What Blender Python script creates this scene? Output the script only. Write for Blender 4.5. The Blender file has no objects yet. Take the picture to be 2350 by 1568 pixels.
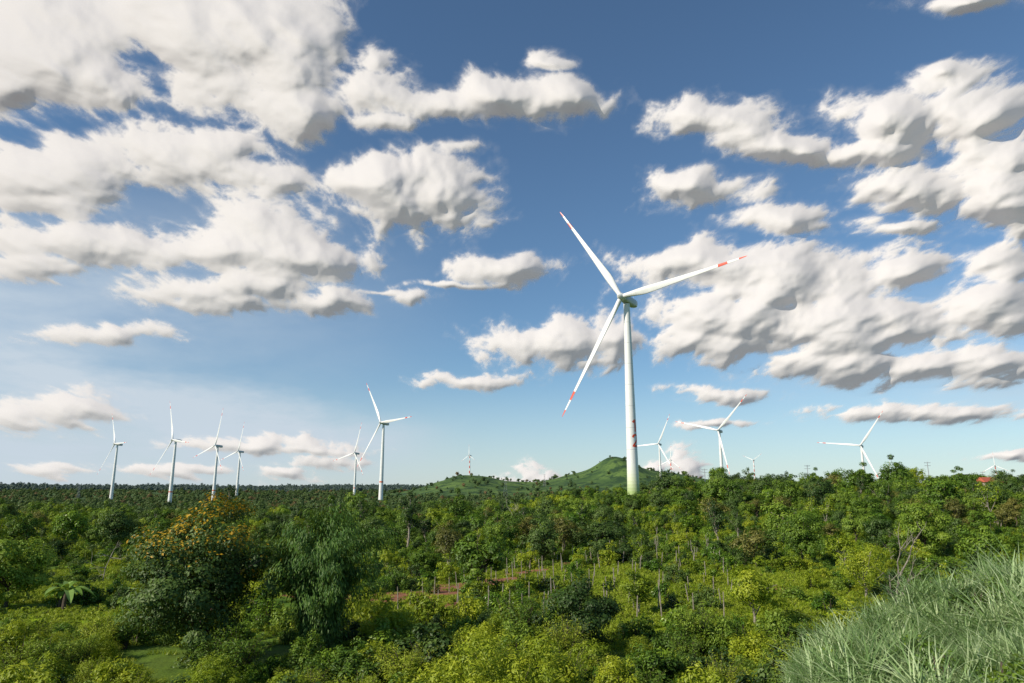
import bpy, math, numpy as np
from mathutils import Vector
R_ = np.random.RandomState
scene = bpy.context.scene
scene.view_settings.view_transform = 'Standard'
scene.view_settings.look = 'None'
scene.view_settings.exposure = 0
PITCH = math.radians(12.4)
EYE = 14.0

# ------------------------------------------------------------------ terrain
def sstep(a, b, x):
    t = np.clip((np.asarray(x, float)-a)/(b-a), 0, 1)
    return t*t*(3-2*t)
LY = [0, 60, 150, 350, 700, 1050, 1300, 1600, 2500, 3600, 6000, 20000]
LZ = [1.5, 1.5, 0.5, -2.5, -4, -7, 0, 4, 20, 40, 42, 60]
RY = [0, 60, 90, 150, 250, 345, 400, 700, 1050, 1250, 1600, 2500, 3600, 6000, 20000]
RZ = [1.5, 1.5, 1.8, 3.6, 9.0, 14.0, 14, 6, 4, -6, 12, 25, 34, 40, 60]
def height(x, y):
    x = np.asarray(x, float); y = np.asarray(y, float)
    yy = np.hypot(x*0.35, np.maximum(y, 0.0))
    s = sstep(-0.12, 0.26, x/np.maximum(np.abs(y), 1.0))
    s = np.where(y < 1, 0.5, s)
    z = np.interp(yy, LY, LZ)*(1-s)+np.interp(yy, RY, RZ)*s
    amp = np.clip(np.maximum(y, 0)/250.0, 0.15, 3.0)
    z = z + amp*(0.8*np.sin(x*0.021+1.3)*np.sin(y*0.017+0.6)+0.35*np.sin(x*0.061+y*0.043))
    def g(cx, cy, sx, sy, h):
        return h*np.exp(-((x-cx)/sx)**2-((y-cy)/sy)**2)
    z = z+g(292, 2050, 60, 200, 44)+g(320, 2050, 200, 300, 60)+g(170, 2000, 60, 200, 14)+g(-135, 2000, 120, 220, 52)+g(30, 2100, 110, 220, 22)+g(560, 2250, 190, 300, 34)
    z = z+sstep(2400, 2900, y)*sstep(3600, 2900, y)*(8*np.sin(x*.0031+1)+6*np.sin(x*.008))
    z = z+sstep(4500, 6500, y)*(22+24*np.sin(x*.0011+2)+12*np.sin(x*.0027))*sstep(9500, 6500, y)
    bank = np.interp(x, [2, 8, 10, 11.2, 12.9, 16.9, 24, 60], [-2, 3.6, 7.0, 8.3, 9.2, 10.4, 11.2, 12])-0.5*np.maximum(0, y-26)
    bank = bank+0.22*np.sin(x*0.9+y*0.5)+0.15*np.sin(y*1.3-x*0.4)
    bank = np.where(y < -5, 11.5, bank)
    mound = 12.3-0.05*(x*x+y*y)
    mound = np.where(y < 0, np.maximum(mound, 12.3-0.002*(x*x+y*y)), mound)
    return np.maximum(np.maximum(z, bank), mound)

def dirt_mask(x, y):
    d = np.zeros_like(x, float)
    for cx, cy, rx, ry, rot in [(-14, 92, 9, 4.6, .7), (-5, 106, 9, 4.4, .8), (3, 118, 5, 3, .6), (-25, 93, 5, 3, .1), (33, 92, 3.5, 2, .2), (-60, 180, 12, 5, 0), (-8,84,5,3,.3), (12,128,6,2.5,.3)]:
        c, s = math.cos(rot), math.sin(rot)
        u = ((x-cx)*c+(y-cy)*s)/rx; v = (-(x-cx)*s+(y-cy)*c)/ry
        d = np.maximum(d, np.clip(1.35-np.sqrt(u*u+v*v), 0, 1))
    return d
def clear_mask(x, y):
    d = np.zeros_like(x, float)
    for cx, cy, rx, ry in [(17, 93, 14, 14), (30, 84, 11, 11), (24, 72, 8, 10), (6, 108, 15, 14), (-38, 76, 7, 8), (-58, 98, 8, 9), (40,100,9,9), (12, 68, 6, 8), (-12, 84, 9, 10), (-70, 130, 14, 14), (-48,72,6,8)]:
        d = np.maximum(d, np.clip(1.3-np.sqrt(((x-cx)/rx)**2+((y-cy)/ry)**2), 0, 1))
    return d

# ------------------------------------------------------------------ node helpers
def new_mat(name):
    m = bpy.data.materials.new(name); m.use_nodes = True
    nt = m.node_tree
    for n in list(nt.nodes): nt.nodes.remove(n)
    out = nt.nodes.new('ShaderNodeOutputMaterial')
    return m, nt, out
class NB:
    def __init__(s, nt): s.nt = nt
    def node(s, t, **k):
        n = s.nt.nodes.new(t)
        for a, b in k.items(): setattr(n, a, b)
        return n
    def put(s, sock, v):
        if v is None: return
        if isinstance(v, bpy.types.NodeSocket): s.nt.links.new(v, sock)
        else: sock.default_value = v
    def m(s, op, a, b=None, c=None, clamp=False):
        n = s.node('ShaderNodeMath', operation=op); n.use_clamp = clamp
        s.put(n.inputs[0], a); s.put(n.inputs[1], b); s.put(n.inputs[2], c)
        return n.outputs[0]
    def noise(s, vec, scale, detail=3, rough=.5, col=False, dist=0.0):
        n = s.node('ShaderNodeTexNoise')
        s.put(n.inputs['Vector'], vec); n.inputs['Scale'].default_value = scale
        n.inputs['Detail'].default_value = detail; n.inputs['Roughness'].default_value = rough
        n.inputs['Distortion'].default_value = dist
        return n.outputs['Color'] if col else n.outputs[0]
    def rng(s, v, a, b, c=0.0, d=1.0, smooth=False):
        n = s.node('ShaderNodeMapRange')
        if smooth: n.interpolation_type = 'SMOOTHSTEP'
        s.put(n.inputs[0], v); s.put(n.inputs[1], a); s.put(n.inputs[2], b); s.put(n.inputs[3], c); s.put(n.inputs[4], d)
        return n.outputs[0]
    def mix(s, f, a, b, mode='MIX'):
        n = s.node('ShaderNodeMix', data_type='RGBA'); n.blend_type = mode
        s.put(n.inputs[0], f); s.put(n.inputs[6], a); s.put(n.inputs[7], b)
        return n.outputs[2]
def c4(c): return (c[0], c[1], c[2], 1.0)

def leaf_mat(name, dark, mid, light, trans=0.3, rough=.5, hue_var=.4):
    m, nt, out = new_mat(name); b = NB(nt)
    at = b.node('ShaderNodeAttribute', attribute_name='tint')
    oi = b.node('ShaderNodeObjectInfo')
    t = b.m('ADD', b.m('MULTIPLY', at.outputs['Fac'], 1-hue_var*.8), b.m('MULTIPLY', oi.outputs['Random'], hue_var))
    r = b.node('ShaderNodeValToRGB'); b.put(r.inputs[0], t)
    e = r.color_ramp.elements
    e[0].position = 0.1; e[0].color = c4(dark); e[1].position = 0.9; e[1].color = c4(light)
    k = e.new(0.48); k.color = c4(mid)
    p = b.node('ShaderNodeBsdfDiffuse'); b.put(p.inputs['Color'], r.outputs[0])
    tr = b.node('ShaderNodeBsdfTranslucent')
    tc = b.mix(0.4, r.outputs[0], (0.28, 0.30, 0.01, 1)); b.put(tr.inputs[0], tc)
    mx = b.node('ShaderNodeMixShader'); mx.inputs[0].default_value = trans
    nt.links.new(p.outputs[0], mx.inputs[1]); nt.links.new(tr.outputs[0], mx.inputs[2])
    gl = b.node('ShaderNodeBsdfGlossy'); gl.inputs['Roughness'].default_value = rough; gl.inputs['Color'].default_value = (1, 1, .9, 1)
    m2 = b.node('ShaderNodeMixShader'); m2.inputs[0].default_value = .022
    nt.links.new(mx.outputs[0], m2.inputs[1]); nt.links.new(gl.outputs[0], m2.inputs[2]); nt.links.new(m2.outputs[0], out.inputs[0])
    return m
def simple_mat(name, col, col2=None, scale=5, rough=.6, spec=.4):
    m, nt, out = new_mat(name); b = NB(nt)
    tc = b.node('ShaderNodeTexCoord')
    n = b.noise(tc.outputs['Object'], scale, 4)
    c = b.mix(b.rng(n, .35, .65), c4(col), c4(col2 or [v*.8 for v in col]))
    p = b.node('ShaderNodeBsdfPrincipled'); b.put(p.inputs['Base Color'], c)
    p.inputs['Roughness'].default_value = rough; p.inputs['Specular IOR Level'].default_value = spec
    nt.links.new(p.outputs[0], out.inputs[0]); return m

M_bark = simple_mat('bark', (.13, .10, .07), (.06, .045, .035), 6, .9)
M_pale = simple_mat('pale_bark', (.36, .32, .26), (.2, .17, .13), 4, .9)
L_mid = leaf_mat('leaves_green', (.022, .058, .009), (.10, .19, .018), (.25, .35, .035), .28)
L_dark = leaf_mat('leaves_dark', (.012, .032, .010), (.046, .095, .018), (.13, .20, .04), .2)
L_lime = leaf_mat('leaves_lime', (.06, .12, .008), (.26, .35, .018), (.50, .54, .035), .4)
L_olive = leaf_mat('leaves_olive', (.05, .06, .015), (.17, .17, .035), (.32, .29, .07), .3)
L_bamboo = leaf_mat('leaves_bamboo', (.012, .04, .010), (.055, .135, .022), (.16, .27, .045), .25)
L_flower = leaf_mat('yellow_flowers', (.24, .14, .01), (.48, .28, .015), (.60, .40, .03), .25)
L_coffee = leaf_mat('leaves_coffee', (.016, .05, .008), (.085, .18, .016), (.24, .36, .03), .25, .35)
L_weed = leaf_mat('weeds', (.09, .16, .01), (.28, .38, .018), (.46, .52, .05), .45)
L_far = leaf_mat('leaves_far', (.028, .06, .024), (.07, .125, .038), (.15, .21, .055), .2)  # slightly bluer base colour stands in for distance haze
L_hazy = leaf_mat('leaves_haze_tint', (.07, .11, .11), (.10, .145, .13), (.13, .18, .14), .1)  # distance haze painted as a pale blue-green leaf colour
L_grass = leaf_mat('grass_blades', (.07, .15, .04), (.24, .38, .13), (.55, .66, .36), .35, .4, .5)
L_brown = leaf_mat('leaves_brown', (.07, .055, .025), (.18, .125, .055), (.29, .20, .085), .2)
L_banana = leaf_mat('banana_leaves', (.12, .22, .03), (.22, .36, .06), (.34, .50, .14), .35, .35)

# ------------------------------------------------------------------ mesh builder
class MB:
    def __init__(s): s.V=[]; s.F=[]; s.M=[]; s.T=[]; s.n=0
    def add(s, v, f, mat=0, tint=0.5):
        v = np.asarray(v, float); f = np.asarray(f, int)
        s.V.append(v); s.F.extend((f+s.n).tolist())
        s.M.append(np.full(len(f), mat) if np.isscalar(mat) else np.asarray(mat))
        s.T.append(np.full(len(v), tint) if np.isscalar(tint) else np.asarray(tint))
        s.n += len(v)
    def mesh(s, name, mats, smooth=False):
        me = bpy.data.meshes.new(name)
        me.from_pydata(np.concatenate(s.V).tolist(), [], s.F)
        for m in mats: me.materials.append(m)
        me.polygons.foreach_set('material_index', np.concatenate(s.M).astype(np.int32))
        a = me.attributes.new('tint', 'FLOAT', 'POINT'); a.data.foreach_set('value', np.concatenate(s.T).astype(np.float32))
        if smooth: me.polygons.foreach_set('use_smooth', np.ones(len(me.polygons), bool))
        me.update(); return me
def tube(mb, pts, rad, sides=7, mat=0, tint=.5, cap=True):
    pts = np.asarray(pts, float); n = len(pts)
    d = np.gradient(pts, axis=0); d /= np.linalg.norm(d, axis=1)[:, None]+1e-9
    ref = np.array([0.31, .95, .05]) if abs(d[0][2]) > .5 else np.array([0, 0, 1.])
    u = np.cross(d, ref); u /= np.linalg.norm(u, axis=1)[:, None]+1e-9
    w = np.cross(d, u)
    a = np.linspace(0, 2*math.pi, sides, endpoint=False)
    V = pts[:, None, :]+np.asarray(rad)[:, None, None]*(np.cos(a)[None, :, None]*u[:, None, :]+np.sin(a)[None, :, None]*w[:, None, :])
    V = V.reshape(-1, 3)
    F = [[i*sides+j, i*sides+(j+1) % sides, (i+1)*sides+(j+1) % sides, (i+1)*sides+j] for i in range(n-1) for j in range(sides)]
    mb.add(V, F, mat, tint)
def unit(a): return a/(np.linalg.norm(a, axis=-1, keepdims=True)+1e-9)
def leaves(mb, C, Nrm, L, W, rng, mat=1, tint=None, direc=None):
    n = len(C)
    Nrm = unit(Nrm)
    t = rng.normal(size=(n, 3)) if direc is None else direc+rng.normal(size=(n, 3))*.25
    t = t-(t*Nrm).sum(1, keepdims=True)*Nrm; t = unit(t); b = np.cross(Nrm, t)
    L = np.asarray(L).reshape(-1, 1)*np.ones((n, 1)); W = np.asarray(W).reshape(-1, 1)*np.ones((n, 1))
    V = np.stack([C-t*L*.5, C+b*W*.5+t*L*.08, C+t*L*.5-Nrm*L*.08, C-b*W*.5+t*L*.08], 1).reshape(-1, 3)
    F = np.arange(4*n).reshape(-1, 4)
    if tint is None: tint = rng.rand(n)
    mb.add(V, F, mat, np.repeat(tint, 4))
def make_tree(name, H, R, base, nclump, lpc, leaf, cr, seed, mats, flower=0.0, trunk_r=None, aspect=.55, top_heavy=.0, gap=.0, limb=14, wid=1.0):
    rng = R_(seed); mb = MB()
    ch = (H-base)/2; cz = base+ch
    trunk_r = trunk_r or H*.022
    k = 6; tz = np.linspace(-.6, base+ch*.9, k)
    wob = np.cumsum(rng.normal(0, H*.018, (k, 2)), 0); wob -= wob[0]
    tp = np.column_stack([wob, tz]); tube(mb, tp, trunk_r*np.linspace(1.15, .4, k), 7, 0)
    ph = rng.rand(4)*6.28
    C = []
    while len(C) < nclump:
        d = unit(rng.normal(size=3)); r = rng.rand()**.42
        az = math.atan2(d[1], d[0])
        mod = 1+.2*math.sin(2*az+ph[0])+.14*math.sin(3*az+ph[1]+d[2]*2)+.1*math.sin(5*az+ph[2]+d[2]*4)
        p = d*r*mod*np.array([R-cr*.6, R-cr*.6, ch-cr*.4])
        if d[2] < -.2: p[:2] *= 1-top_heavy
        C.append(p+np.array([wob[-1][0]*.5, wob[-1][1]*.5, cz]))
    C = np.array(C)
    for i in rng.permutation(nclump)[:limb]:
        s0 = tp[rng.randint(2, k)]; e = C[i]; mid = (s0+e)/2+np.array([0, 0, -.06*H])*rng.rand()
        tube(mb, [s0, mid, e], [trunk_r*.45, trunk_r*.3, trunk_r*.1], 5, 0)
    for i in range(nclump):
        r = cr*(.6+.7*rng.rand()); n = int(lpc*(.6+.8*rng.rand()))
        d = unit(rng.normal(size=(n, 3))+np.array([0, 0, .25]))
        rr = r*(.45+.6*rng.rand(n)**.6)[:, None]
        P = C[i]+d*rr*np.array([1.1, 1.1, .8])
        out = unit(P-np.array([0, 0, cz-.3*ch]))
        Nn = d*1.1+out*.8+np.array([0, 0, .35])+rng.normal(size=(n, 3))*.35
        ct = rng.rand()*.42
        outer_light = np.clip(rr[:, 0]/r-.6, 0, 1)*.35
        tint = np.clip(ct+.3*rng.rand(n)+.16*d[:, 2]+outer_light+.02, 0, 1)  # crown shade painted into the tint: outer and upper leaves paler
        mat = np.ones(n, int)
        if flower > 0:
            hgt = (P[:, 2]-base)/(H-base)
            pr = np.clip((hgt-.62)*3.0, 0, 1)*flower*(d[:, 2] > -.2)*(.4+1.2*rng.rand())
            pr = pr+(np.clip((P[:, 0])/R, 0, 1) > .55)*(hgt > .35)*.3*(ct > .28)
            mat = np.where(rng.rand(n) < pr, 2, 1)
        sz = leaf*(.6+.8*rng.rand(n))
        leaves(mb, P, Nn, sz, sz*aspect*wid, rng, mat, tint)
    return mb.mesh(name, mats, False)
def make_bush(name, H, R, nclump, lpc, leaf, cr, seed, mats, aspect=.5):
    rng = R_(seed); mb = MB()
    for i in range(5):
        a = rng.rand()*6.28; tube(mb, [[0, 0, -.3], [R*.3*math.cos(a), R*.3*math.sin(a), H*.4], [R*.5*math.cos(a), R*.5*math.sin(a), H*.75]], [.05, .035, .012], 4, 0)
    for i in range(nclump):
        a = rng.rand()*6.28; r = R*math.sqrt(rng.rand())*.85
        zmax = H*(1-.55*(r/R)**2)*(0.65+.5*rng.rand())
        z = zmax*(.25+.75*rng.rand()**.6)-cr*.3
        c = np.array([r*math.cos(a), r*math.sin(a), z]); n = int(lpc*(.6+.8*rng.rand()))
        d = unit(rng.normal(size=(n, 3))+np.array([0, 0, .3])); q_ = rng.rand(n); P = c+d*cr*(.4+.7*q_)[:, None]
        P[:, 2] = np.maximum(P[:, 2], .05)
        Nn = d*1.0+np.array([0, 0, .55])+rng.normal(size=(n, 3))*.35
        sz = leaf*(.6+.8*rng.rand(n))
        leaves(mb, P, Nn, sz, sz*aspect, rng, 1, np.clip(rng.rand()*.4+.32*rng.rand(n)+.16*d[:, 2]+.2*q_-.02, 0, 1))  # inner and lower leaves darker, shade put into the tint
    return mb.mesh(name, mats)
def make_fern(name, H, n_st, seed, mats, leaf=.16):
    # upright arching sprays with leaflets along each stem
    rng = R_(seed); mb = MB()
    for i in range(n_st):
        a = rng.rand()*6.28; h = H*(.5+.6*rng.rand()); o = .3+1.1*rng.rand(); t = np.linspace(0, 1, 7)
        r0 = .5*math.sqrt(rng.rand())
        pts = np.column_stack([(r0+o*t**1.8)*math.cos(a), (r0+o*t**1.8)*math.sin(a), h*(1.25*t-.3*t**3)]); tube(mb, pts, np.linspace(.03, .006, 7), 4, 0)
        n = 60; tt = .25+.75*rng.rand(n)
        C = np.column_stack([np.interp(tt, t, pts[:, k]) for k in range(3)])+rng.normal(size=(n, 3))*.13
        leaves(mb, C, rng.normal(size=(n, 3))*.5+np.array([math.cos(a)*.4, math.sin(a)*.4, .9]), leaf*(.6+.8*rng.rand(n)), leaf*.35, rng, 1, np.clip(.2+.5*rng.rand(n)+.3*tt-.1, 0, 1))
    return mb.mesh(name, mats)
def make_tuft(name, H, n, spread, wid, seed, mats, lean=.5):
    rng = R_(seed); mb = MB()
    for i in range(n):
        a = rng.rand()*6.28; r = spread*math.sqrt(rng.rand()); b = rng.rand()*6.28; h = H*(.55+.6*rng.rand())
        p0 = np.array([r*math.cos(a), r*math.sin(a), -.05]); dv = np.array([math.cos(b), math.sin(b), 0]); sd = np.array([-dv[1], dv[0], 0])
        ln = lean*h*(.3+rng.rand()); V = []
        for t in (0, .4, .75, 1):
            c = p0+dv*ln*t*t+np.array([0, 0, h*(t-.22*t*t*(ln/h+.3))]); w = wid*(1-t)**.6*.5+.001
            V += [c-sd*w, c+sd*w]
        mb.add(V, [[0, 1, 3, 2], [2, 3, 5, 4], [4, 5, 7, 6]], 0, rng.rand())
    return mb.mesh(name, mats)

def link(name, me, loc=(0, 0, 0), rotz=0, scale=1, parent=None):
    o = bpy.data.objects.new(name, me); o.location = loc; o.rotation_euler = (0, 0, rotz)
    o.scale = (scale,)*3 if np.isscalar(scale) else scale
    scene.collection.objects.link(o)
    if parent: o.parent = parent
    return o
def proto_coll(name, meshes):
    c = bpy.data.collections.new(name)
    for i, me in enumerate(meshes):
        c.objects.link(bpy.data.objects.new('%s_part_%02d' % (name, i), me))
    return c
def scatter(name, coll, P, scl, idx, rng, tilt=.06):
    n = len(P); me = bpy.data.meshes.new(name+'_points'); me.vertices.add(n)
    me.vertices.foreach_set('co', np.asarray(P, np.float32).ravel())
    rot = np.column_stack([rng.normal(0, tilt, n), rng.normal(0, tilt, n), rng.rand(n)*6.283]).astype(np.float32)
    a = me.attributes.new('rot', 'FLOAT_VECTOR', 'POINT'); a.data.foreach_set('vector', rot.ravel())
    s = np.asarray(scl, float); S = np.column_stack([s*(.85+.3*rng.rand(n)), s*(.85+.3*rng.rand(n)), s*(.8+.4*rng.rand(n))]).astype(np.float32)
    a = me.attributes.new('scl', 'FLOAT_VECTOR', 'POINT'); a.data.foreach_set('vector', S.ravel())
    a = me.attributes.new('idx', 'INT', 'POINT'); a.data.foreach_set('value', np.asarray(idx, np.int32))
    o = link(name, me)
    g = bpy.data.node_groups.new(name+'_nodes', 'GeometryNodeTree')
    g.interface.new_socket(name='Geometry', in_out='INPUT', socket_type='NodeSocketGeometry')
    g.interface.new_socket(name='Geometry', in_out='OUTPUT', socket_type='NodeSocketGeometry')
    gi = g.nodes.new('NodeGroupInput'); go = g.nodes.new('NodeGroupOutput')
    ci = g.nodes.new('GeometryNodeCollectionInfo'); ci.inputs['Collection'].default_value = coll
    ci.inputs['Separate Children'].default_value = True; ci.inputs['Reset Children'].default_value = True
    ip = g.nodes.new('GeometryNodeInstanceOnPoints'); ip.inputs['Pick Instance'].default_value = True
    def na(nm, ty):
        k = g.nodes.new('GeometryNodeInputNamedAttribute'); k.data_type = ty; k.inputs['Name'].default_value = nm
        return [q for q in k.outputs if q.enabled and q.name == 'Attribute'][0]
    L = g.links.new
    L(gi.outputs[0], ip.inputs['Points']); L(ci.outputs[0], ip.inputs['Instance'])
    L(na('idx', 'INT'), ip.inputs['Instance Index']); L(na('rot', 'FLOAT_VECTOR'), ip.inputs['Rotation']); L(na('scl', 'FLOAT_VECTOR'), ip.inputs['Scale'])
    L(ip.outputs[0], go.inputs[0])
    md = o.modifiers.new('instances', 'NODES'); md.node_group = g
    return o

# ------------------------------------------------------------------ ground
az = np.radians(np.concatenate([np.arange(-180, -50, 3.), np.arange(-50, 50, .35), np.arange(50, 180, 3.)]))
rr = np.concatenate([[0.01], np.geomspace(1.0, 20000, 330)])
A, RR = np.meshgrid(az, rr); X = RR*np.sin(A); Y = RR*np.cos(A); Z = height(X, Y)
na_, nr = len(az), len(rr)
I = np.arange(nr*na_).reshape(nr, na_)
q = np.stack([I[:-1, :], np.roll(I, -1, 1)[:-1, :], np.roll(I, -1, 1)[1:, :], I[1:, :]], -1).reshape(-1, 4)
me = bpy.data.meshes.new('ground'); me.from_pydata(np.column_stack([X.ravel(), Y.ravel(), Z.ravel()]).tolist(), [], q[:, ::-1].tolist())
me.polygons.foreach_set('use_smooth', np.ones(len(me.polygons), bool))
for nm, fn in (('dirt', dirt_mask), ('clearing', clear_mask)):
    a = me.attributes.new(nm, 'FLOAT', 'POINT'); a.data.foreach_set('value', fn(X.ravel(), Y.ravel()).astype(np.float32))
m, nt, out = new_mat('ground_grass_and_soil'); b = NB(nt)
geo = b.node('ShaderNodeNewGeometry'); pos = geo.outputs['Position']
n1 = b.noise(pos, .05, 4, .6); n2 = b.noise(pos, .9, 4, .65); n3 = b.noise(pos, .012, 5, .6); n4 = b.noise(pos, .22, 5, .7)
c = b.mix(b.rng(n2, .35, .65), (.04, .085, .01, 1), (.14, .24, .02, 1))
c = b.mix(b.rng(n1, .45, .65), c, (.10, .15, .025, 1))
cl = b.node('ShaderNodeAttribute', attribute_name='clearing')
c = b.mix(b.rng(b.m('ADD', cl.outputs['Fac'], b.m('SUBTRACT', n2, .5)), .2, .6), c, (.28, .40, .015, 1))
sep = b.node('ShaderNodeSeparateXYZ'); nt.links.new(pos, sep.inputs[0])
farm = b.m('GREATER_THAN', sep.outputs[1], 900)
hill = b.mix(b.rng(n3, .42, .6), (.06, .11, .035, 1), (.12, .19, .05, 1))
hill = b.mix(b.rng(b.noise(pos, .03, 4, .7), .47, .58), hill, (.035, .07, .03, 1))
hill = b.mix(b.rng(sep.outputs[1], 3500, 5500), hill, (.13, .18, .19, 1))  # far hills fade to blue-grey, haze painted into the ground colour
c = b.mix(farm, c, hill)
dt = b.node('ShaderNodeAttribute', attribute_name='dirt')
dm = b.rng(b.m('ADD', dt.outputs['Fac'], b.m('MULTIPLY', b.m('SUBTRACT', n4, .5), 2.6)), .2, .42)
c = b.mix(b.m('MULTIPLY', dm, b.rng(dt.outputs['Fac'], .02, .15)), c, b.mix(n2, (.19, .075, .04, 1), (.36, .17, .10, 1)))
p = b.node('ShaderNodeBsdfPrincipled'); b.put(p.inputs['Base Color'], c); p.inputs['Roughness'].default_value = .95; p.inputs['Specular IOR Level'].default_value = .1
bp = b.node('ShaderNodeBump'); bp.inputs['Strength'].default_value = .6; bp.inputs['Distance'].default_value = .3; b.put(bp.inputs['Height'], n2); nt.links.new(bp.outputs[0], p.inputs['Normal'])
nt.links.new(p.outputs[0], out.inputs[0]); me.materials.append(m)
link('ground', me)

# ------------------------------------------------------------------ vegetation prototypes
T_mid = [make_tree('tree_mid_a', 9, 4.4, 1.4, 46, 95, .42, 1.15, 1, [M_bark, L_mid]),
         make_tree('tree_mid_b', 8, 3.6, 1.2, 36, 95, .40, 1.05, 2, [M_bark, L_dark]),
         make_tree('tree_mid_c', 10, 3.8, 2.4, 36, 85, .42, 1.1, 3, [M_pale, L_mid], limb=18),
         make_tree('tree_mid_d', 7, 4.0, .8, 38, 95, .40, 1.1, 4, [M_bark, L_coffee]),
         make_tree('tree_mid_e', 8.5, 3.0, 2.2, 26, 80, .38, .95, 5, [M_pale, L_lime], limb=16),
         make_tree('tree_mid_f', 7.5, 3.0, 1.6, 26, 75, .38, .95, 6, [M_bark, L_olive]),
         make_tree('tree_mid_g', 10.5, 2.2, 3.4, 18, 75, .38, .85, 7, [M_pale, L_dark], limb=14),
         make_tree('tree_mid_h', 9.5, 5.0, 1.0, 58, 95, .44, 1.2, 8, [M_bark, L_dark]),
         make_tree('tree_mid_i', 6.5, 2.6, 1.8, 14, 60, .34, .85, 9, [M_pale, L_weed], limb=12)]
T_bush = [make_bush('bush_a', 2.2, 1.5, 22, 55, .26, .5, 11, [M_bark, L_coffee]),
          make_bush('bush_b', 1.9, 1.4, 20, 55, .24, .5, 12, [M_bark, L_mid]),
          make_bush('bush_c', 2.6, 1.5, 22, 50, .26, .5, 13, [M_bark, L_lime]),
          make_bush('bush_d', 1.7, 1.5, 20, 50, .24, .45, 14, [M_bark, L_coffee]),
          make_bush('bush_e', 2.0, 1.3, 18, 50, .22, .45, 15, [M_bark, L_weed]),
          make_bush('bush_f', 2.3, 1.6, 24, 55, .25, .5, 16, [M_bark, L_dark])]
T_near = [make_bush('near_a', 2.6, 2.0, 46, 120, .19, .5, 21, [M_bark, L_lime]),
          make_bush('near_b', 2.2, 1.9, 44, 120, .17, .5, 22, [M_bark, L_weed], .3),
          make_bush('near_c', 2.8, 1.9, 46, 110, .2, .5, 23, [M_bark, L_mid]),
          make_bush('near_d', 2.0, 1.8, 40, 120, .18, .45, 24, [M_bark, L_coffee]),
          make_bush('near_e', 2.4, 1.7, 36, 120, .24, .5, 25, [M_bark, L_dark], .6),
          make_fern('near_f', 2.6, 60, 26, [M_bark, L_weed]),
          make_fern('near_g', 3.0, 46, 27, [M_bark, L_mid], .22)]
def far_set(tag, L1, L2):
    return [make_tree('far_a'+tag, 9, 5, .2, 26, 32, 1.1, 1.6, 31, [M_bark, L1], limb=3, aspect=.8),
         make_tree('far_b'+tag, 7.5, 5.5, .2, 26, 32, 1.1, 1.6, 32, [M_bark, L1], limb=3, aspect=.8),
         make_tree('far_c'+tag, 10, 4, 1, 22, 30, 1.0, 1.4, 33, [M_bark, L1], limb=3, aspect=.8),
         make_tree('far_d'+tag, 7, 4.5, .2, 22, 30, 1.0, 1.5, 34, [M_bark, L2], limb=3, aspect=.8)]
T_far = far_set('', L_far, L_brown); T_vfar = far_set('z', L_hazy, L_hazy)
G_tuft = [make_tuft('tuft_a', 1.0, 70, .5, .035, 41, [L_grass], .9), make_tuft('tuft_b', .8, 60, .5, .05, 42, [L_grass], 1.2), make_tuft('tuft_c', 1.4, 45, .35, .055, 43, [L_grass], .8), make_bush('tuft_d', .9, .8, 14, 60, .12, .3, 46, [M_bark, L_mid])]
G_weed = [make_tuft('weed_a', .6, 50, .8, .07, 44, [L_weed], .6), make_bush('weed_b', .6, .9, 10, 40, .2, .3, 45, [M_bark, L_weed])]

HERO = [(-24, 56.6, 6.4), (-15.0, 57.5, 4.5), (5.7, 59, 3.8), (-.6, 41, 5.0), (23, 70, 2.6), (72, 125, 5), (46, 115, 4), (41, 85, 3.2), (-57.6, 84, 5), (-11, 125, 3), (34, 66, 1.8), (-49.5, 82, 3.2), (60.5, 353, 5), (29, 57, 2.5), (13, 76, 2)]
def clear_of(x, y, pad=0):
    ok = np.ones(len(x), bool)
    for hx, hy, hr in HERO: ok &= np.hypot(x-hx, y-hy) > hr+pad
    return ok & (np.hypot(x+45.5, y-74) > 5)
def jitter_points(y0, y1, step0, step1, half=.86, rng=None, jit=.4):
    P = []; y = y0
    while y < y1:
        st = step0+(step1-step0)*(y-y0)/(y1-y0)
        xs = np.arange(-half*y-6, half*y+6, st)
        P.append(np.column_stack([xs+rng.uniform(-jit, jit, len(xs))*st, y+rng.uniform(-jit, jit, len(xs))*st])); y += st*.95
    return np.concatenate(P)
def wn(x, y, s, k=0): return .5+.25*(np.sin(x*s+k)+np.sin(y*s*1.2+k*2.1))*1.0+.15*np.sin((x+y)*s*2.3+k)

rng = R_(7)
def finish(name, coll, P, n, scale, w, tilt=.06, sink=.15, sd=1, var=.6):
    r = R_(sd); z = height(P[:, 0], P[:, 1])-sink
    idx = r.choice(n, len(P), p=np.array(w)/np.sum(w))
    s = scale*(1-var/2+var*r.rand(len(P)))
    return scatter(name, coll, np.column_stack([P, z]), s, idx, r, tilt)
# plantation bushes
P = jitter_points(58, 330, 2.5, 4.6, rng=rng, jit=.33); x, y = P.T
keep = clear_of(x, y, .3) & ((dirt_mask(x, y) < .25) | (rng.rand(len(x)) < .1)) & ((clear_mask(x, y) < .3) | (rng.rand(len(x)) < .2)) & (rng.rand(len(x)) < .84)
keep &= ~((x > -30) & (x < -2) & (y > 72) & (y < 92) & (rng.rand(len(x)) < .65))
finish('coffee_bushes', proto_coll('coffee_bush', T_bush), P[keep], 6, .85, [4, 2.5, 2.2, 3, 1.8, 1.8], sd=2, var=.9)
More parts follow.
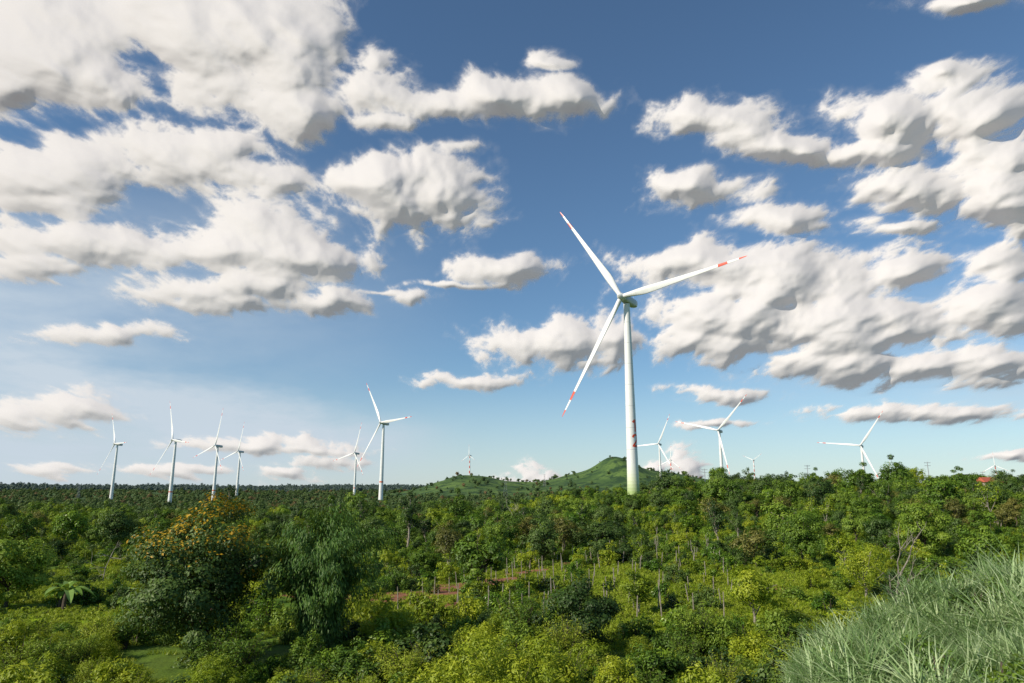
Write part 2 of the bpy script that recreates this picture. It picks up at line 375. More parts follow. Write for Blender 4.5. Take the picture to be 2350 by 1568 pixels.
# near shrubs
P = jitter_points(27, 62, 2.0, 2.4, rng=rng); x, y = P.T
keep = clear_of(x, y, .2) & (height(x, y) < 4.0) & (rng.rand(len(x)) < .86)
finish('undergrowth_shrubs', proto_coll('undergrowth_shrub', T_near), P[keep], 7, .82, [2.4, 2.4, 1.8, 1.8, 1.5, 2.2, 1.6], sd=3, var=1.1)
# trees
P = jitter_points(70, 420, 6.2, 7.2, rng=rng); x, y = P.T
dens = np.where(y < 125, .22, np.where(y < 180, .5, .85))
dens = np.where((x/y > .12) & (y < 180) & (y > 95), dens+.25, dens)
dens = np.where((x/y < -.25) & (y < 230), dens*.5, dens)
dens = dens*(.45+1.0*wn(x, y, .05, 1.0))
keep = clear_of(x, y, 2) & (dirt_mask(x, y) < .1) & (clear_mask(x, y) < .2) & (rng.rand(len(x)) < dens) & ~((np.abs(x/y-.171) < .018) & (y > 285) & (y < 353))
P = P[keep]; r = R_(4); z = height(P[:, 0], P[:, 1])-.3
sc = .74*(.42+1.1*r.rand(len(P))**1.5)*np.where((P[:, 1] > 250), 1.1, 1.0)*np.where(P[:, 1] < 125, .8, 1)*np.where(r.rand(len(P)) < .07, 1.4, 1)
sc = np.where(np.abs(P[:, 0]/P[:, 1]-.171) < .05, np.minimum(sc, .75), sc)
scatter('woodland_trees', proto_coll('woodland_tree', T_mid), np.column_stack([P, z]), sc, r.choice(9, len(P), p=np.array([4, 3.0, 2.4, 3.0, 2.2, 1.6, 1.8, 2.8, 1.6])/22.4), r)
# distant forest
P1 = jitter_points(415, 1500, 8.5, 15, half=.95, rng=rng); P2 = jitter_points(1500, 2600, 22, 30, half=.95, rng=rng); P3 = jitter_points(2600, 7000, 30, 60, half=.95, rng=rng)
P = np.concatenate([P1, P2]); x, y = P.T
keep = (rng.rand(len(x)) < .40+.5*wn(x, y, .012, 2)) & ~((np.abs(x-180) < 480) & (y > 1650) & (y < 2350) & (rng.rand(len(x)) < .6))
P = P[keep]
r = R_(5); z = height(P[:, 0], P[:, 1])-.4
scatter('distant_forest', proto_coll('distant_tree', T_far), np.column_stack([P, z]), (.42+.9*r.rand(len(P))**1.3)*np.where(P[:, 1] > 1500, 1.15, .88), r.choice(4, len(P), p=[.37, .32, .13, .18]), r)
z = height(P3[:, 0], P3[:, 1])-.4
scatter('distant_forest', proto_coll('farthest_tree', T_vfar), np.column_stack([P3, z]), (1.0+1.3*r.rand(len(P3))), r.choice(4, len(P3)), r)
# bank grass
n = 10000; x = rng.uniform(3, 36, n); y = rng.uniform(9, 40, n)
keep = (height(x, y) > 4.8) & (x > 8.4); keep &= (x/y > .38)
P = np.column_stack([x, y])[keep]
finish('tall_grass', proto_coll('grass_tuft', G_tuft), P, 4, .78, [3, 3, 3, .35], .3, 0, 6, 1.2)
# weeds in clearing
n = 30000; x = rng.uniform(-80, 90, n); y = rng.uniform(55, 150, n)
keep = (np.abs(x) < .85*y) & ((dirt_mask(x, y) < .3) | (rng.rand(n) < .12)) & ((clear_mask(x, y) > .1) | (rng.rand(n) < .15))
P = np.column_stack([x, y])[keep]
finish('meadow_weeds', proto_coll('meadow_weed', G_weed), P, 2, .75, [2, 1], .1, 0, 8)

# ------------------------------------------------------------------ individual trees
def place(name, me, x, y, rot=0., s=1., sink=.2):
    return link(name, me, (x, y, float(height(x, y))-sink), rot, s)
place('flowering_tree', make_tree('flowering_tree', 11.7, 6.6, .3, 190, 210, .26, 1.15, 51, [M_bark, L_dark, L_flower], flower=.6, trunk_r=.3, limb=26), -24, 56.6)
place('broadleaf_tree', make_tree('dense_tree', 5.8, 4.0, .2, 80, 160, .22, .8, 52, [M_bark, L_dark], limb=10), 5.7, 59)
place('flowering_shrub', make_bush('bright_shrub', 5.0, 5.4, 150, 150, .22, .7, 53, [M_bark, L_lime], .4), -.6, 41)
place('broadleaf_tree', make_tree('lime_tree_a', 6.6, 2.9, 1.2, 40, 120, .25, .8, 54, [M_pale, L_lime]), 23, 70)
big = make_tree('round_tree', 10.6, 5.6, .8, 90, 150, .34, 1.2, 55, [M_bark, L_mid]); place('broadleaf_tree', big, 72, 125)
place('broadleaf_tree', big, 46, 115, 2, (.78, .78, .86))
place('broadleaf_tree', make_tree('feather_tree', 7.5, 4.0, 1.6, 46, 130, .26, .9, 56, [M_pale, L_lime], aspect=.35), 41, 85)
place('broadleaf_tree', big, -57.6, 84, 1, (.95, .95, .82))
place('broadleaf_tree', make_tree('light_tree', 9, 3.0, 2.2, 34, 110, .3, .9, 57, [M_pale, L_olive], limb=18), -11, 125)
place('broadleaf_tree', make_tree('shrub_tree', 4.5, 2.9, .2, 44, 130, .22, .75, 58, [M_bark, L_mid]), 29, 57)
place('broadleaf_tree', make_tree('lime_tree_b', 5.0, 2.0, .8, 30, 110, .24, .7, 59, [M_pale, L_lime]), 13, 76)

def bamboo(name, x, y):
    rng = R_(61); mb = MB(); H = 12.8
    for i in range(120):
        a = rng.rand()*6.28; r0 = 1.1*math.sqrt(rng.rand()); out = (.8+4.0*rng.rand()**.8); h = H*(.5+.52*rng.rand())
        if math.cos(a) > .3: out *= 1.2
        t = np.linspace(0, 1, 14); rad = r0+out*t**2.0
        zz = h*(1.18*t-.30*t**3.5) if out < 2.5 else h*(1.2*t-.45*t**3)
        pts = np.column_stack([rad*math.cos(a), rad*math.sin(a), zz]); tube(mb, pts, np.linspace(.055, .01, 14), 4, 0)
        n = 330; tt = .12+.88*rng.rand(n)**.8
        px = np.interp(tt, t, pts[:, 0]); py = np.interp(tt, t, pts[:, 1]); pz = np.interp(tt, t, pts[:, 2])
        off = rng.normal(size=(n, 3))*np.array([.45, .45, .34])*(1.1-.4*tt)[:, None]
        C = np.column_stack([px, py, pz])+off-np.array([0, 0, .15]); C[:, 2] = np.maximum(C[:, 2], .2)
        leaves(mb, C, unit(off)*.6+rng.normal(size=(n, 3))*.35+np.array([math.cos(a)*.7, math.sin(a)*.7, .5]), .42*(.6+.7*rng.rand(n)), .10, rng, 1, np.clip(.1+.45*rng.rand(n)+.4*rng.rand(), 0, 1), direc=np.tile(np.array([math.cos(a)*.5, math.sin(a)*.5, -1.]), (n, 1)))
    place(name, mb.mesh(name, [simple_mat('bamboo_culm', (.12, .17, .05)), L_bamboo]), x, y)
bamboo('bamboo_clump', -15.0, 57.5)

def bare_tree(name, x, y, H, seed, spread=.5):
    rng = R_(seed); mb = MB()
    def br(p, d, L, r, dep):
        k = 5; pts = [p]; dd = d.copy()
        for i in range(k):
            dd = unit(dd+rng.normal(size=3)*.13+np.array([0, 0, .05])); pts.append(pts[-1]+dd*L/k)
        tube(mb, pts, np.linspace(r, r*.5, k+1), 5, 0)
        if dep > 0:
            for j in range(3 if dep < 3 else 5):
                q = pts[2+rng.randint(0, 4)]; nd = unit(dd+rng.normal(size=3)*spread); br(q, nd, L*.55, r*.5, dep-1)
    br(np.array([0, 0, -.3]), np.array([.04, 0, 1.]), H*.6, H*.016, 3)
    place(name, mb.mesh(name, [M_pale]), x, y)
bare_tree('bare_tree', 34, 66, 9.5, 71); bare_tree('bare_tree', 0.5, 190, 12, 72, .7); bare_tree('bare_tree', -62, 110, 7, 73, .8)

def banana(name, x, y, s=1, seed=0):
    rng = R_(80+seed); mb = MB()
    tube(mb, [[0, 0, -.2], [0, 0, 1], [0.05, 0, 1.9]], [.2, .16, .1], 8, 0)
    for i in range(11):
        a = i*2.4+rng.rand()*.3; L = 2.3+.7*rng.rand(); el = .5+.8*rng.rand(); V = []; T = []
        dv = np.array([math.cos(a), math.sin(a), 0]); sd = np.array([-dv[1], dv[0], 0])
        for t in np.linspace(0, 1, 9):
            c = np.array([0, 0, 1.8])+dv*L*t*math.cos(el*(1-.2*t))+np.array([0, 0, L*(math.sin(el)*t-.75*t*t)]); w = .36*math.sin(math.pi*min(1, t*.93+.06))**.6
            V += [c-sd*w+np.array([0, 0, .1*w]), c-np.array([0, 0, .08]), c+sd*w+np.array([0, 0, .1*w])]
        F = []
        for k in range(8): F += [[3*k, 3*k+1, 3*k+4, 3*k+3], [3*k+1, 3*k+2, 3*k+5, 3*k+4]]
        mb.add(V, F, 1, rng.rand())
    place(name, mb.mesh(name, [M_bark, L_banana]), x, y, 0, s)
banana('banana_plant', -49.5, 81, 1.25, 0); banana('banana_plant', -51.5, 83.5, 1.0, 1)

# plantation posts
mb = MB(); r = R_(90); n = 0
for row in range(17):
    for cidx in range(17):
        x = -12+cidx*3.0+row*.9+r.normal(0, .35); y = 78+row*4.6+r.normal(0, .5)-cidx*.5
        if r.rand() < .3 or x > .235*y+6 or not clear_of(np.array([x]), np.array([y]), -.5)[0]: continue
        z = float(height(x, y)); h = 1.7+1.2*r.rand(); tx, ty = r.normal(0, .1, 2)
        tube(mb, [[x, y, z-.2], [x+tx, y+ty, z+h*.5], [x+tx*2, y+ty*2, z+h]], [.07, .06, .045], 5, 0)
link('plantation_posts', mb.mesh('plantation_posts', [M_pale]))

# ------------------------------------------------------------------ wind turbines
def paint(name, c, rough=.35):
    return simple_mat(name, c, [v*.93 for v in c], .35, rough, .5)
M_white = paint('white_paint', (.80, .80, .78)); M_red = paint('red_paint', (.72, .07, .02)); M_grey = paint('nacelle_grey', (.62, .63, .63)); M_steel = paint('galvanised_steel', (.32, .33, .34))
def tower_mat(name, green, striped=False, redbase=False):
    m, nt, out = new_mat(name); b = NB(nt)
    tc = b.node('ShaderNodeTexCoord'); sp = b.node('ShaderNodeSeparateXYZ'); nt.links.new(tc.outputs['Object'], sp.inputs[0]); z = sp.outputs[2]
    c = b.mix(b.noise(tc.outputs['Object'], .3, 5), (.74, .74, .71, 1), (.83, .83, .81, 1))
    fr = b.m('FRACT', b.m('MULTIPLY', z, 1/11.0)); c = b.mix(b.m('LESS_THAN', fr, .018), c, (.5, .51, .51, 1))
    mp = b.node('ShaderNodeMapping'); mp.inputs['Scale'].default_value = (1.2, 1.2, .04); nt.links.new(tc.outputs['Object'], mp.inputs[0])
    c = b.mix(b.rng(b.noise(mp.outputs[0], 1.0, 4, .6), .55, .8, 0, .4), c, (.5, .47, .40, 1))
    if green:
        st = b.m('DIVIDE', b.m('FLOOR', b.m('DIVIDE', z, 1.7)), 9.0)
        ramp = b.node('ShaderNodeValToRGB'); b.put(ramp.inputs[0], st); e = ramp.color_ramp.elements
        e[0].color = (.36, .46, .17, 1); e[1].color = (.78, .79, .74, 1); e[1].position = .85; k = e.new(.4); k.color = (.66, .70, .48, 1)
        c = b.mix(b.m('LESS_THAN', z, 15.3), c, ramp.outputs[0])
    if striped:
        c = b.mix(b.m('LESS_THAN', b.m('FRACT', b.m('MULTIPLY', z, 1/16.)), .5), c, (.6, .10, .07, 1))
    if redbase:
        c = b.mix(b.m('LESS_THAN', b.m('ABSOLUTE', b.m('SUBTRACT', z, redbase)), 1.0), c, (.65, .16, .08, 1))
    p = b.node('ShaderNodeBsdfPrincipled'); b.put(p.inputs['Base Color'], c); p.inputs['Roughness'].default_value = .45
    nt.links.new(p.outputs[0], out.inputs[0]); return m
MT_main = tower_mat('tower_paint_green_base', True); MT = tower_mat('tower_paint', False); MT_s = tower_mat('tower_paint_striped', False, True); MT_r = tower_mat('tower_paint_red_mark', False, False, 24)

def blade_mesh(R, D, Nn, seg=26, ring=12):
    Xv = unit(np.cross(Nn, D)); Yv = unit(np.cross(D, Xv)); mb = MB()
    fs = np.array([.025, .05, .09, .13, .18, .22, .28, .35, .43, .52, .6, .68, .74, .79, .792, .825, .86, .862, .9, .94, .942, .97, .99, 1.0])
    V = []
    for f in fs:
        ch = np.interp(f, [0, .05, .12, .2, .3, .5, .8, .95, .99, 1], [.036, .036, .046, .058, .052, .038, .021, .012, .006, .002])*R
        th = np.interp(f, [0, .05, .2, .3, .5, .8, 1], [.036, .036, .022, .014, .009, .0045, .001])*R
        tw = math.radians(np.interp(f, [0, .2, .5, 1], [16, 14, 5, 0])); blend = np.interp(f, [.05, .2], [0, 1])
        for j in range(ring):
            a = 2*math.pi*j/ring; cx = math.cos(a)*.5*ch-(.12*ch*blend); cy = math.sin(a)*.5*th*(1-.55*blend*(1-math.cos(a))*.5*1.2+.0)
            u = cx*math.cos(tw)-cy*math.sin(tw); v = cx*math.sin(tw)+cy*math.cos(tw)
            V.append(D*f*R+Xv*u+Yv*(v+.018*R*(f**2)))
    F = []; M = []
    for i in range(len(fs)-1):
        fm = (fs[i]+fs[i+1])/2; red = (.79 < fm < .861) or fm > .941
        for j in range(ring): F.append([i*ring+j, i*ring+(j+1) % ring, (i+1)*ring+(j+1) % ring, (i+1)*ring+j]); M.append(1 if red else 0)
    mb.add(V, F, np.array(M)); return mb.mesh('blade', [M_white, M_red], True)
def turbine(x, y, base, hub, R=68., theta=120., s=1., yaw=-40., tmat=None, zb=None):
    zb = float(height(x, y))-.3 if base is None else base
    root = bpy.data.objects.new('wind_turbine', None); root.location = (x, y, zb); scene.collection.objects.link(root)
    psi = math.radians(yaw); a = np.array([math.cos(psi), math.sin(psi), 0]); n0 = np.array([math.sin(psi), -math.cos(psi), 0]); ta = math.radians(6); zz = np.array([0, 0, 1.])
    n = n0*math.cos(ta)+zz*math.sin(ta); up = zz*math.cos(ta)-n0*math.sin(ta)
    hh = hub-zb; top = hh-2.3*s
    mb = MB(); k = 40; z = np.linspace(0, top, k); rad = np.interp(z/top, [0, .12, .45, 1], [3.1, 2.85, 2.45, 1.6])*s
    tube(mb, np.column_stack([z*0, z*0, z]), rad, 40, 0)
    link('tower', mb.mesh('tower', [tmat or MT], True), parent=root)
    H = np.array([0, 0, hh])+n*5.2*s
    mb = MB(); st = [(3.2, 1.3), (2.6, 1.75), (1, 2.0), (-3, 2.1), (-7, 2.0), (-8.6, 1.7), (-9, .9)]; ring = 20; V = []
    for d, w in st:
        for j in range(ring):
            t = 2*math.pi*j/ring; cc, ss = math.cos(t), math.sin(t)
            V.append(np.array([0, 0, hh])+n*d*s+a*(abs(cc)**.55*np.sign(cc))*w*s+up*(abs(ss)**.55*np.sign(ss))*w*1.05*s)
    F = [[i*ring+j, i*ring+(j+1) % ring, (i+1)*ring+(j+1) % ring, (i+1)*ring+j] for i in range(len(st)-1) for j in range(ring)]
    mb.add(V, F); mb.F.append([(len(st)-1)*ring+j for j in range(ring)]); mb.M.append(np.array([0]))
    tube(mb, [np.array([0, 0, hh])-n*7*s+up*2*s, np.array([0, 0, hh])-n*7*s+up*4*s], [.12*s, .06*s], 6)
    link('nacelle', mb.mesh('nacelle', [M_grey], True), parent=root)
    mb = MB(); dd = np.array([-2.2, -1.6, 0, 1.2, 2.2, 2.9, 3.2]); tube(mb, H+n*dd[:, None]*s, np.array([1.5, 1.9, 2.05, 1.8, 1.25, .6, .05])*s, 20)
    link('rotor_hub', mb.mesh('rotor_hub', [M_white], True), parent=root)
    cone = math.radians(3.5)
    for i in range(3):
        th = math.radians(theta+120*i); D = unit((a*math.cos(th)+up*math.sin(th))*math.cos(cone)+n*math.sin(cone))
        link('blade_%d' % (i+1), blade_mesh(R, D, n), H, parent=root)
    return root, rad, z
def wx(px, Y): return Y*(px-1175)/1628.0   # bearing tangent times distance
main, mrad, mz = turbine(60.5, 353, 13.6, 114.2, 70, 124, tmat=MT_main)
# number 12 painted on the tower, wrapped on the shell
mb = MB()
def stroke(pl, zc, hgt, az0, w=.9):
    pts = []
    for (p0, p1) in zip(pl[:-1], pl[1:]):
        for t in np.linspace(0, 1, 9)[:-1]: pts.append(np.array(p0)*(1-t)+np.array(p1)*t)
    pts.append(np.array(pl[-1], float)); pts = np.array(pts)*hgt
    d = np.gradient(pts, axis=0); d = unit(d); nn = np.column_stack([-d[:, 1], d[:, 0]])
    V = []
    for p_, n_ in zip(pts, nn):
        for k in (-.5, 0, .5):
            u, v = p_+n_*w*k; zz = zc+v; rr_ = np.interp(zz, mz, mrad)+.05; an = az0+u/rr_
            V.append([rr_*math.cos(an), rr_*math.sin(an), zz])
    F = []
    for i in range(len(pts)-1):
        for k in range(2): F.append([3*i+k, 3*i+k+1, 3*i+k+4, 3*i+k+3])
    mb.add(V, F)
az0 = math.radians(-52)
stroke([(-.22, .28), (0.02, .5), (0.02, -.5)], 34.0, 6.0, az0, 1.0)
stroke([(-.26, .27), (-.2, .42), (0, .5), (.2, .42), (.26, .25), (.18, .05), (-.26, -.45), (.3, -.45)], 26.5, 6.0, az0, 1.0)
link('number_12', mb.mesh('number_12', [M_red]), parent=main)

for px, Y, hubpy, basez, Rb, th, ss, mt in [
    (256, 1313, 1021, 4.0, 68, 119, 1, None), (391, 1078, 1012, -7, 68, 113, 1, MT_r), (490, 1252, 1025, -4, 68, 78, 1, MT_r), (543, 1550, 1038, 3, 66, 77, 1, None),
    (813, 1612, 1042, 3, 72, 74, 1, MT_r), (874, 969, 972, 6, 70, 122, 1, MT_r), (1077, 2250, 1047, 30, 36, 92, .8, MT_s),
    (1518, 1565, 1021, 10, 72, 64, 1, None), (1543, 2400, 1058, 30, 55, 84, .8, MT_s), (1660, 1055, 990, 2, 70, 46, 1, MT_r), (1735, 2600, 1058, 30, 42, 35, .8, MT_s),
    (1988, 1200, 1025, -8, 70, 54, 1, None), (2048, 3200, 1078, 30, 55, 82, 1, None), (2293, 2500, 1070, 20, 48, 92, 1, MT_s), (738, 5200, 1124, 10, 60, 60, 1.2, None), (695, 5600, 1127, 10, 55, 90, 1.2, None)]:
    turbine(wx(px, Y), Y, basez, EYE+(1134-hubpy)/1628.0*Y*1.0, Rb, th, ss, tmat=mt)

# ------------------------------------------------------------------ poles, pylons, house
def utility_pole(x, y, h):
    mb = MB(); z = float(height(x, y))
    tube(mb, [[0, 0, -.5], [0, 0, h]], [.28, .16], 8)
    for zz in (h-.6, h-2.2): tube(mb, [[-1.8, 0, zz], [1.8, 0, zz]], [.1, .1], 4)
    for xx in (-1.6, -.8, .8, 1.6): tube(mb, [[xx, 0, h-.6], [xx, 0, h-.1]], [.08, .05], 5)
    link('utility_pole', mb.mesh('utility_pole', [M_steel]), (x, y, z))
def pylon(x, y, h):
    mb = MB(); z = float(height(x, y)); w0, w1 = h*.11, h*.02; lv = np.linspace(0, 1, 9)
    def cn(t):
        w = w0+(w1-w0)*t**.75; return [np.array([sx*w, sy*w, h*t]) for sx, sy in ((-1, -1), (1, -1), (1, 1), (-1, 1))]
    for i in range(8):
        c0, c1 = cn(lv[i]), cn(lv[i+1])
        for j in range(4):
            tube(mb, [c0[j], c1[j]], [.14, .14], 4); tube(mb, [c0[j], c1[(j+1) % 4]], [.09, .09], 4); tube(mb, [c0[(j+1) % 4], c1[j]], [.09, .09], 4)
    for t in (.72, .84, .96): tube(mb, [[-h*.13, 0, h*t], [0, 0, h*t+.8], [h*.13, 0, h*t]], [.12, .15, .12], 4)
    link('transmission_pylon', mb.mesh('transmission_pylon', [M_steel]), (x, y, z))
utility_pole(wx(1858, 430), 430, 20); utility_pole(wx(2137, 400), 400, 18); utility_pole(wx(1620, 420), 420, 16)
utility_pole(wx(2262, 480), 480, 16)
pylon(wx(1160, 1500), 1500, 44); pylon(wx(1250, 1900), 1900, 32); pylon(wx(180, 1400), 1400, 30)
def house(x, y):
    root = bpy.data.objects.new('red_roof_house', None); root.location = (x, y, float(height(x, y))+3.4); root.rotation_euler = (0, 0, .3); scene.collection.objects.link(root)
    def box(nm, a, bb, mat):
        mb = MB(); V = [[i, j, k] for i in (a[0], bb[0]) for j in (a[1], bb[1]) for k in (a[2], bb[2])]
        mb.add(V, [[0, 1, 3, 2], [4, 6, 7, 5], [0, 4, 5, 1], [2, 3, 7, 6], [0, 2, 6, 4], [1, 5, 7, 3]]); link(nm, mb.mesh(nm, [mat]), parent=root)
    box('walls', (-5.5, -3.5, -4.5), (5.5, 3.5, 3), simple_mat('plaster', (.5, .44, .36)))
    gl = simple_mat('window_glass', (.05, .06, .07), rough=.15)
    for i, xx in enumerate((-4, -1.2, 3.2)): box('window_%d' % i, (xx-.6, -3.55, .9), (xx+.6, -3.45, 2.2), gl)
    box('door', (.6, -3.55, -2.2), (1.6, -3.45, 0), simple_mat('door_wood', (.14, .08, .05)))
    mb = MB(); V = [[-6.2, -4.3, 2.7], [6.2, -4.3, 2.7], [6.2, 4.3, 2.7], [-6.2, 4.3, 2.7], [-4, 0, 5.2], [4, 0, 5.2]]
    mb.add(V, [[0, 1, 5, 4], [2, 3, 4, 5]]); mb.F += [[1, 2, 5], [3, 0, 4], [0, 3, 2, 1]]; mb.M.append(np.zeros(3, int))
    link('roof', mb.mesh('roof', [simple_mat('red_roof_tiles', (.55, .13, .06), (.4, .09, .05), 3)]), parent=root)
house(wx(2268, 352), 352)

# ------------------------------------------------------------------ sun + sky
to_sun = Vector((-.78, -.44, .58)).normalized()
el = math.asin(to_sun.z); azs = math.atan2(to_sun.x, to_sun.y)
sl = bpy.data.lights.new('sun', 'SUN'); sl.energy = 5.0; sl.angle = math.radians(.5); sl.color = (1, .91, .77)
so = bpy.data.objects.new('sun', sl); so.rotation_euler = to_sun.to_track_quat('Z', 'Y').to_euler(); so.location = (-50, -40, 80); scene.collection.objects.link(so)

w = bpy.data.worlds.new('World'); scene.world = w; w.use_nodes = True; nt = w.node_tree
for n in list(nt.nodes): nt.nodes.remove(n)
b = NB(nt); out = b.node('ShaderNodeOutputWorld')
sky = b.node('ShaderNodeTexSky'); sky.sky_type = 'NISHITA'; sky.sun_disc = False; sky.sun_elevation = el; sky.sun_rotation = azs % (2*math.pi)
sky.air_density = 1.0; sky.dust_density = 0.2; sky.ozone_density = 3.0
bgs = b.node('ShaderNodeBackground'); bgs.inputs[1].default_value = .108
b.put(bgs.inputs[0], b.mix(1.0, sky.outputs[0], (.86, 1.0, 1.04, 1), 'MULTIPLY'))
nt.links.new(bgs.outputs[0], out.inputs[0])

# ------------------------------------------------------------------ clouds: relief mesh of the cloud deck, lit by the sun plus its own glow
B = [ # x, z, rx, rz on a chart of the northern sky
 (-1.09, .69, .25, .16), (-.95, .59, .11, .06), (-1.2,.60,.2,.07), (-.67, .71, .20, .13), (-.53, .67, .13, .13), (-.50, .55, .09, .08), (-.62, .57, .12, .06), (-.72,.80,.2,.05),
 (-1.09, .40, .24, .07), (-.73, .42, .18, .075), (-1.05, .33, .13, .04), (-.60, .38, .14, .05),
 (-.25, .345, .16, .09), (-.33, .38, .12, .065), (-.15, .33, .09, .075),
 (-.98, .225, .25, .05), (-.56, .255, .12, .08), (-.49, .19, .14, .06), (-.70, .21, .18, .04), (-.56,.13,.12,.035),(-.42,.09,.09,.035),
 (-.76, .12, .12, .04), (-.63, .085, .11, .025), (-.94, .015, .14, .02), (-1.1,.17,.14,.03),
 (-1.01, -.155, .12, .045), (-1.14, -.17, .07, .04), (-.58, -.235, .17, .018), (-.46, -.252, .11, .010),
 (-1.06, -.30, .07, .012), (-.77, -.298, .12, .014), (-.42, -.28, .08, .016), (-.52, -.31, .06, .014), (.045, -.305, .035, .032), (.095,-.312,.03,.018), (.40, -.285, .035, .04), (.33, -.30, .03, .022),(-.02,-.315,.03,.01),
 (-.285, .57, .10, .05), (-.17, .555, .14, .035), (-.02, .57, .13, .05), (.11, .56, .10, .045), (-.30, .64, .04, .03), (.10, .635, .05, .016), (-.30, .515, .07, .024),
 (-.125, .45, .05, .022), (-.01, .165, .10, .033), (-.225, .10, .065, .018), (-.12, .13, .12, .008),(-.31,.115,.06,.008),
 (.48, .50, .14, .04), (.38, .51, .06, .035), (.64, .45, .11, .03), (.87, .50, .14, .06), (1.08, .53, .15, .08), (.80, .43, .15, .03), (1.15,.42,.14,.06),
 (.44, .345, .13, .04), (.95, .34, .18, .05), (1.12, .34, .15, .085), (.61, .275, .12, .035), (.88, .27, .1, .02),
 (.42, .185, .18, .04), (.62, .15, .28, .075), (.90, .165, .13, .05), (.52, .07, .2, .06), (.48, .0, .17, .04), (.78, .03, .26, .07), (1.10, .185, .10, .05), (1.12, .07, .13, .06),
 (.09, -.01, .14, .055), (.23, .01, .07, .045), (.86, -.06, .28, .04), (1.1, -.05, .12, .04), (.46, -.12, .12, .016), (.95, -.165, .22, .02), (-.09, -.085, .10, .014), (.46, -.19, .08, .010),(1.15,-.26,.08,.010),
 (1.04, .78, .13, .025), (.98, .615, .035, .018),
 (-1.45,.5,.2,.1),(-1.5,.2,.25,.06),(1.45,.45,.2,.1),(1.5,.1,.2,.1),(-1.4,-.2,.15,.04)]
step = .0020
xs = np.arange(-1.5, 1.5, step); zs = np.arange(-.40, .93, step); NX, NZ = len(xs), len(zs)
PX, PZ = np.meshgrid(xs, zs); PX = PX.astype(np.float32); PZ = PZ.astype(np.float32)
cp, sp_ = math.cos(PITCH), math.sin(PITCH)
DX = PX/1.59; DY = cp-PZ/1.59*sp_; DZ = sp_+PZ/1.59*cp; dl = np.sqrt(DX**2+DY**2+DZ**2); DX, DY, DZ = DX/dl, DY/dl, DZ/dl
den = np.maximum(DZ, -.03)+.30
QX = DX/den; QY = .5/den-PZ*.45
perm = R_(3).permutation(256).astype(np.int32); perm = np.concatenate([perm, perm]); gr = R_(4).rand(256)*2*math.pi; GX = np.cos(gr).astype(np.float32); GY = np.sin(gr).astype(np.float32)
def perlin(x, y):
    xi = np.floor(x).astype(np.int32); yi = np.floor(y).astype(np.int32); xf = x-xi; yf = y-yi
    u = xf*xf*xf*(xf*(xf*6-15)+10); v = yf*yf*yf*(yf*(yf*6-15)+10); xi &= 255; yi &= 255
    def g(dx, dy):
        h = perm[perm[(xi+dx) & 255]+((yi+dy) & 255)]; return GX[h]*(xf-dx)+GY[h]*(yf-dy)
    a = g(0, 0); a = a+u*(g(1, 0)-a); c = g(0, 1); c = c+u*(g(1, 1)-c)
    return (a+v*(c-a))*1.4
def fbm(x, y, f, o, gain=.5, billow=False, off=0.):
    s = 0; A_ = 1; T_ = 0
    for i in range(o):
        n = perlin(x*f+off+i*17.3, y*f+off*1.7+i*9.1)
        if billow: n = np.abs(n)*2-.55
        s = s+n*A_; T_ += A_; A_ *= gain; f *= 2.03
    return s/T_
wx1 = fbm(QX, QY, 4, 4, .5, off=5.); wz1 = fbm(QX, QY, 4, 4, .5, off=31.)
PWX = PX+wx1*den*.085; PWZ = PZ+wz1*den*.07
M = np.full(PX.shape, -1.2, np.float32)
for bx, bz, rx, rz in B:
    l = np.sqrt(((PWX-bx)/rx)**2+((PWZ-bz)/rz)**2); k = min(.6+math.sqrt(rx*rz)*5, 1.2); f = (1.15-l)*k
    h = np.clip(.5+.5*(f-M)/.15, 0, 1); M = M*(1-h)+f*h+.15*h*(1-h)*.5
n_b = fbm(QX+wx1*.04, QY+wz1*.04, 8, 7, .6, True, 3.); n_f = fbm(QX+wx1*.05, QY+wz1*.05, 9, 8, .62, False, 50.)
M = np.minimum(M, .85)
d = M+.03-n_b*.85+n_f*.95
def blur(a, k):
    for ax in (0, 1):
        for _ in range(2):
            pad = [(0, 0), (0, 0)]; pad[ax] = (k+1, k); c_ = np.cumsum(np.pad(a, pad, 'edge').astype(np.float64), axis=ax)
            n_ = a.shape[ax]; a = (np.take(c_, range(2*k+1, 2*k+1+n_), ax)-np.take(c_, range(0, n_), ax))/(2*k+1)
    return a
alpha = .82*sstep(-.05, .42, d)+.18*sstep(-.35, .3, d)
edge = sstep(1.5, 1.38, np.abs(PX))*sstep(.93, .88, PZ)
T = np.clip(d+.1, 0, 2)
ds = np.minimum(den*1.3, 1)
hgt = (blur(T, 1)*.006+blur(T, 3)*.016+blur(T, 10)*.040+blur(T, 30)*.095)*ds
# thin cirrus sheet low in the west, plus painted haze at sides and horizon
strk = fbm(QX*.6+QY*.35, QY*1.3, 3.0, 6, .6, off=77.)
t = (PWX+1.2)/1.1
up_ = .05-t*.26; lo_ = -.32+t*.08
ve = sstep(-.06, .09, up_-PWZ+strk*.06)*sstep(-.10, .07, PWZ-lo_)*sstep(-.04, -.33, PWX+strk*.1)*np.clip(.9+strk*.9, .05, .97)
hz = sstep(0, -1.1, PX)*sstep(.40, 0, np.abs(PZ-.08))*np.clip(.65+strk*.7, 0, .88)
hr = sstep(.3, 1.2, PX)*sstep(.28, 0, np.abs(PZ+.05))*np.clip(.5+strk*.8, 0, .8)
hb = sstep(-.05, -.33, PZ)*(.45+.25*sstep(.2, -.9, PX))
ve = 1-(1-np.maximum(np.maximum(ve, hz), hr))*(1-hb)
al = (1-(1-alpha)*(1-ve))*edge
thin = ve*(1-alpha)/np.maximum(al, 1e-3)
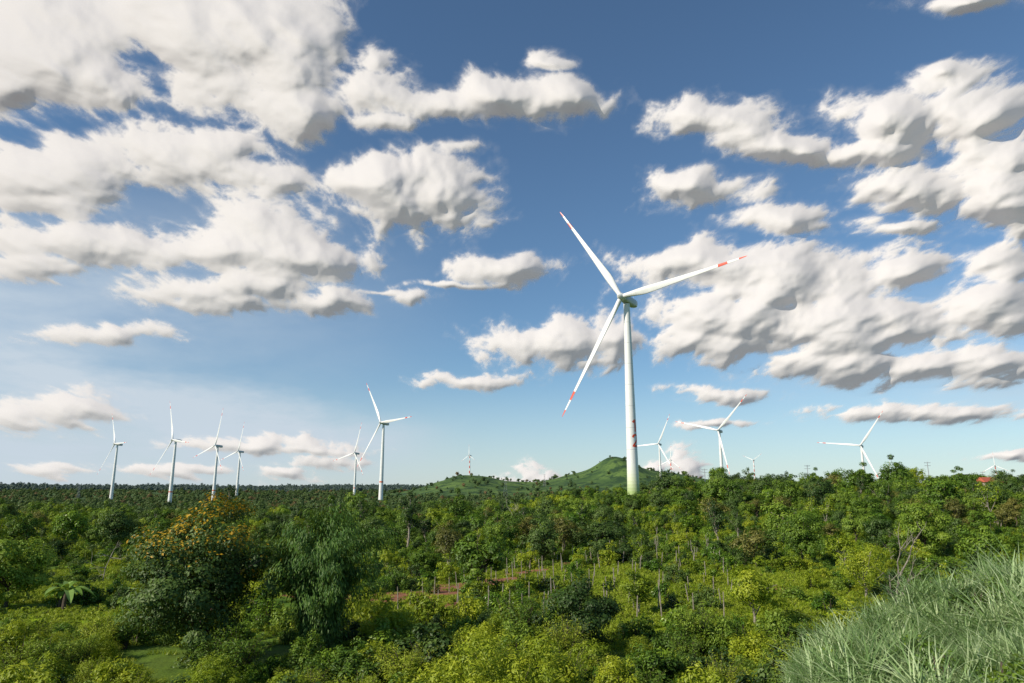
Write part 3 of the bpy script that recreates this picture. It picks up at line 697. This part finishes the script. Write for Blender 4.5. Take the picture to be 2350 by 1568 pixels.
# cloud sheet plane inclined across the sky; radial distance from origin along each direction
mm = np.array([.35, .90, -.25])
rad = 9000/(mm[0]*DX+mm[1]*DY+mm[2]*DZ)
rad = rad*(1-hgt/1.59*1.15)
VV = np.stack([DX*rad, DY*rad, DZ*rad+EYE], -1).reshape(-1, 3).astype(np.float32)
I = np.arange(NX*NZ, dtype=np.int32).reshape(NZ, NX)
fa = np.maximum(np.maximum(al[:-1, :-1], al[1:, 1:]), np.maximum(al[1:, :-1], al[:-1, 1:])) > .004
Q = np.stack([I[:-1, :-1], I[:-1, 1:], I[1:, 1:], I[1:, :-1]], -1)[fa]
used = np.zeros(NX*NZ, bool); used[Q.ravel()] = True; remap = np.cumsum(used)-1; Q = remap[Q].astype(np.int32)
me = bpy.data.meshes.new('clouds'); me.vertices.add(int(used.sum())); me.vertices.foreach_set('co', VV[used].ravel())
me.loops.add(Q.size); me.loops.foreach_set('vertex_index', Q.ravel()); me.polygons.add(len(Q)); me.polygons.foreach_set('loop_start', np.arange(0, Q.size, 4, dtype=np.int32))
me.update(calc_edges=True); me.polygons.foreach_set('use_smooth', np.ones(len(Q), bool))
for nm, arr in (('opacity', al), ('thin', thin)):
    a = me.attributes.new(nm, 'FLOAT', 'POINT'); a.data.foreach_set('value', arr.reshape(-1)[used].astype(np.float32))
m, nt, out = new_mat('cloud_vapour'); b = NB(nt)
oa = b.node('ShaderNodeAttribute', attribute_name='opacity'); ta_ = b.node('ShaderNodeAttribute', attribute_name='thin')
df = b.node('ShaderNodeBsdfDiffuse')
em = b.node('ShaderNodeEmission'); b.put(em.inputs[0], b.mix(ta_.outputs['Fac'], (.145, .14, .155, 1), (.49, .58, .67, 1)))  # self-glow stands in for light scattered within cloud and haze
b.put(df.inputs[0], b.mix(ta_.outputs['Fac'], (.475, .455, .44, 1), (.06, .06, .06, 1)))
ad = b.node('ShaderNodeAddShader'); nt.links.new(df.outputs[0], ad.inputs[0]); nt.links.new(em.outputs[0], ad.inputs[1])
tp = b.node('ShaderNodeBsdfTransparent'); mx = b.node('ShaderNodeMixShader'); b.put(mx.inputs[0], oa.outputs['Fac'])
nt.links.new(tp.outputs[0], mx.inputs[1]); nt.links.new(ad.outputs[0], mx.inputs[2]); nt.links.new(mx.outputs[0], out.inputs[0])
try: m.cycles.emission_sampling = 'NONE'
except Exception: pass
me.materials.append(m); link('clouds', me)

# ------------------------------------------------------------------ camera
cam = bpy.data.cameras.new('camera'); cam.sensor_width = 36; cam.lens = 36*1590/2350; cam.clip_end = 90000; cam.clip_start = .1
co = bpy.data.objects.new('camera', cam); co.location = (0, 0, EYE); co.rotation_euler = (math.radians(90)+PITCH, 0, 0)
scene.collection.objects.link(co); scene.camera = co
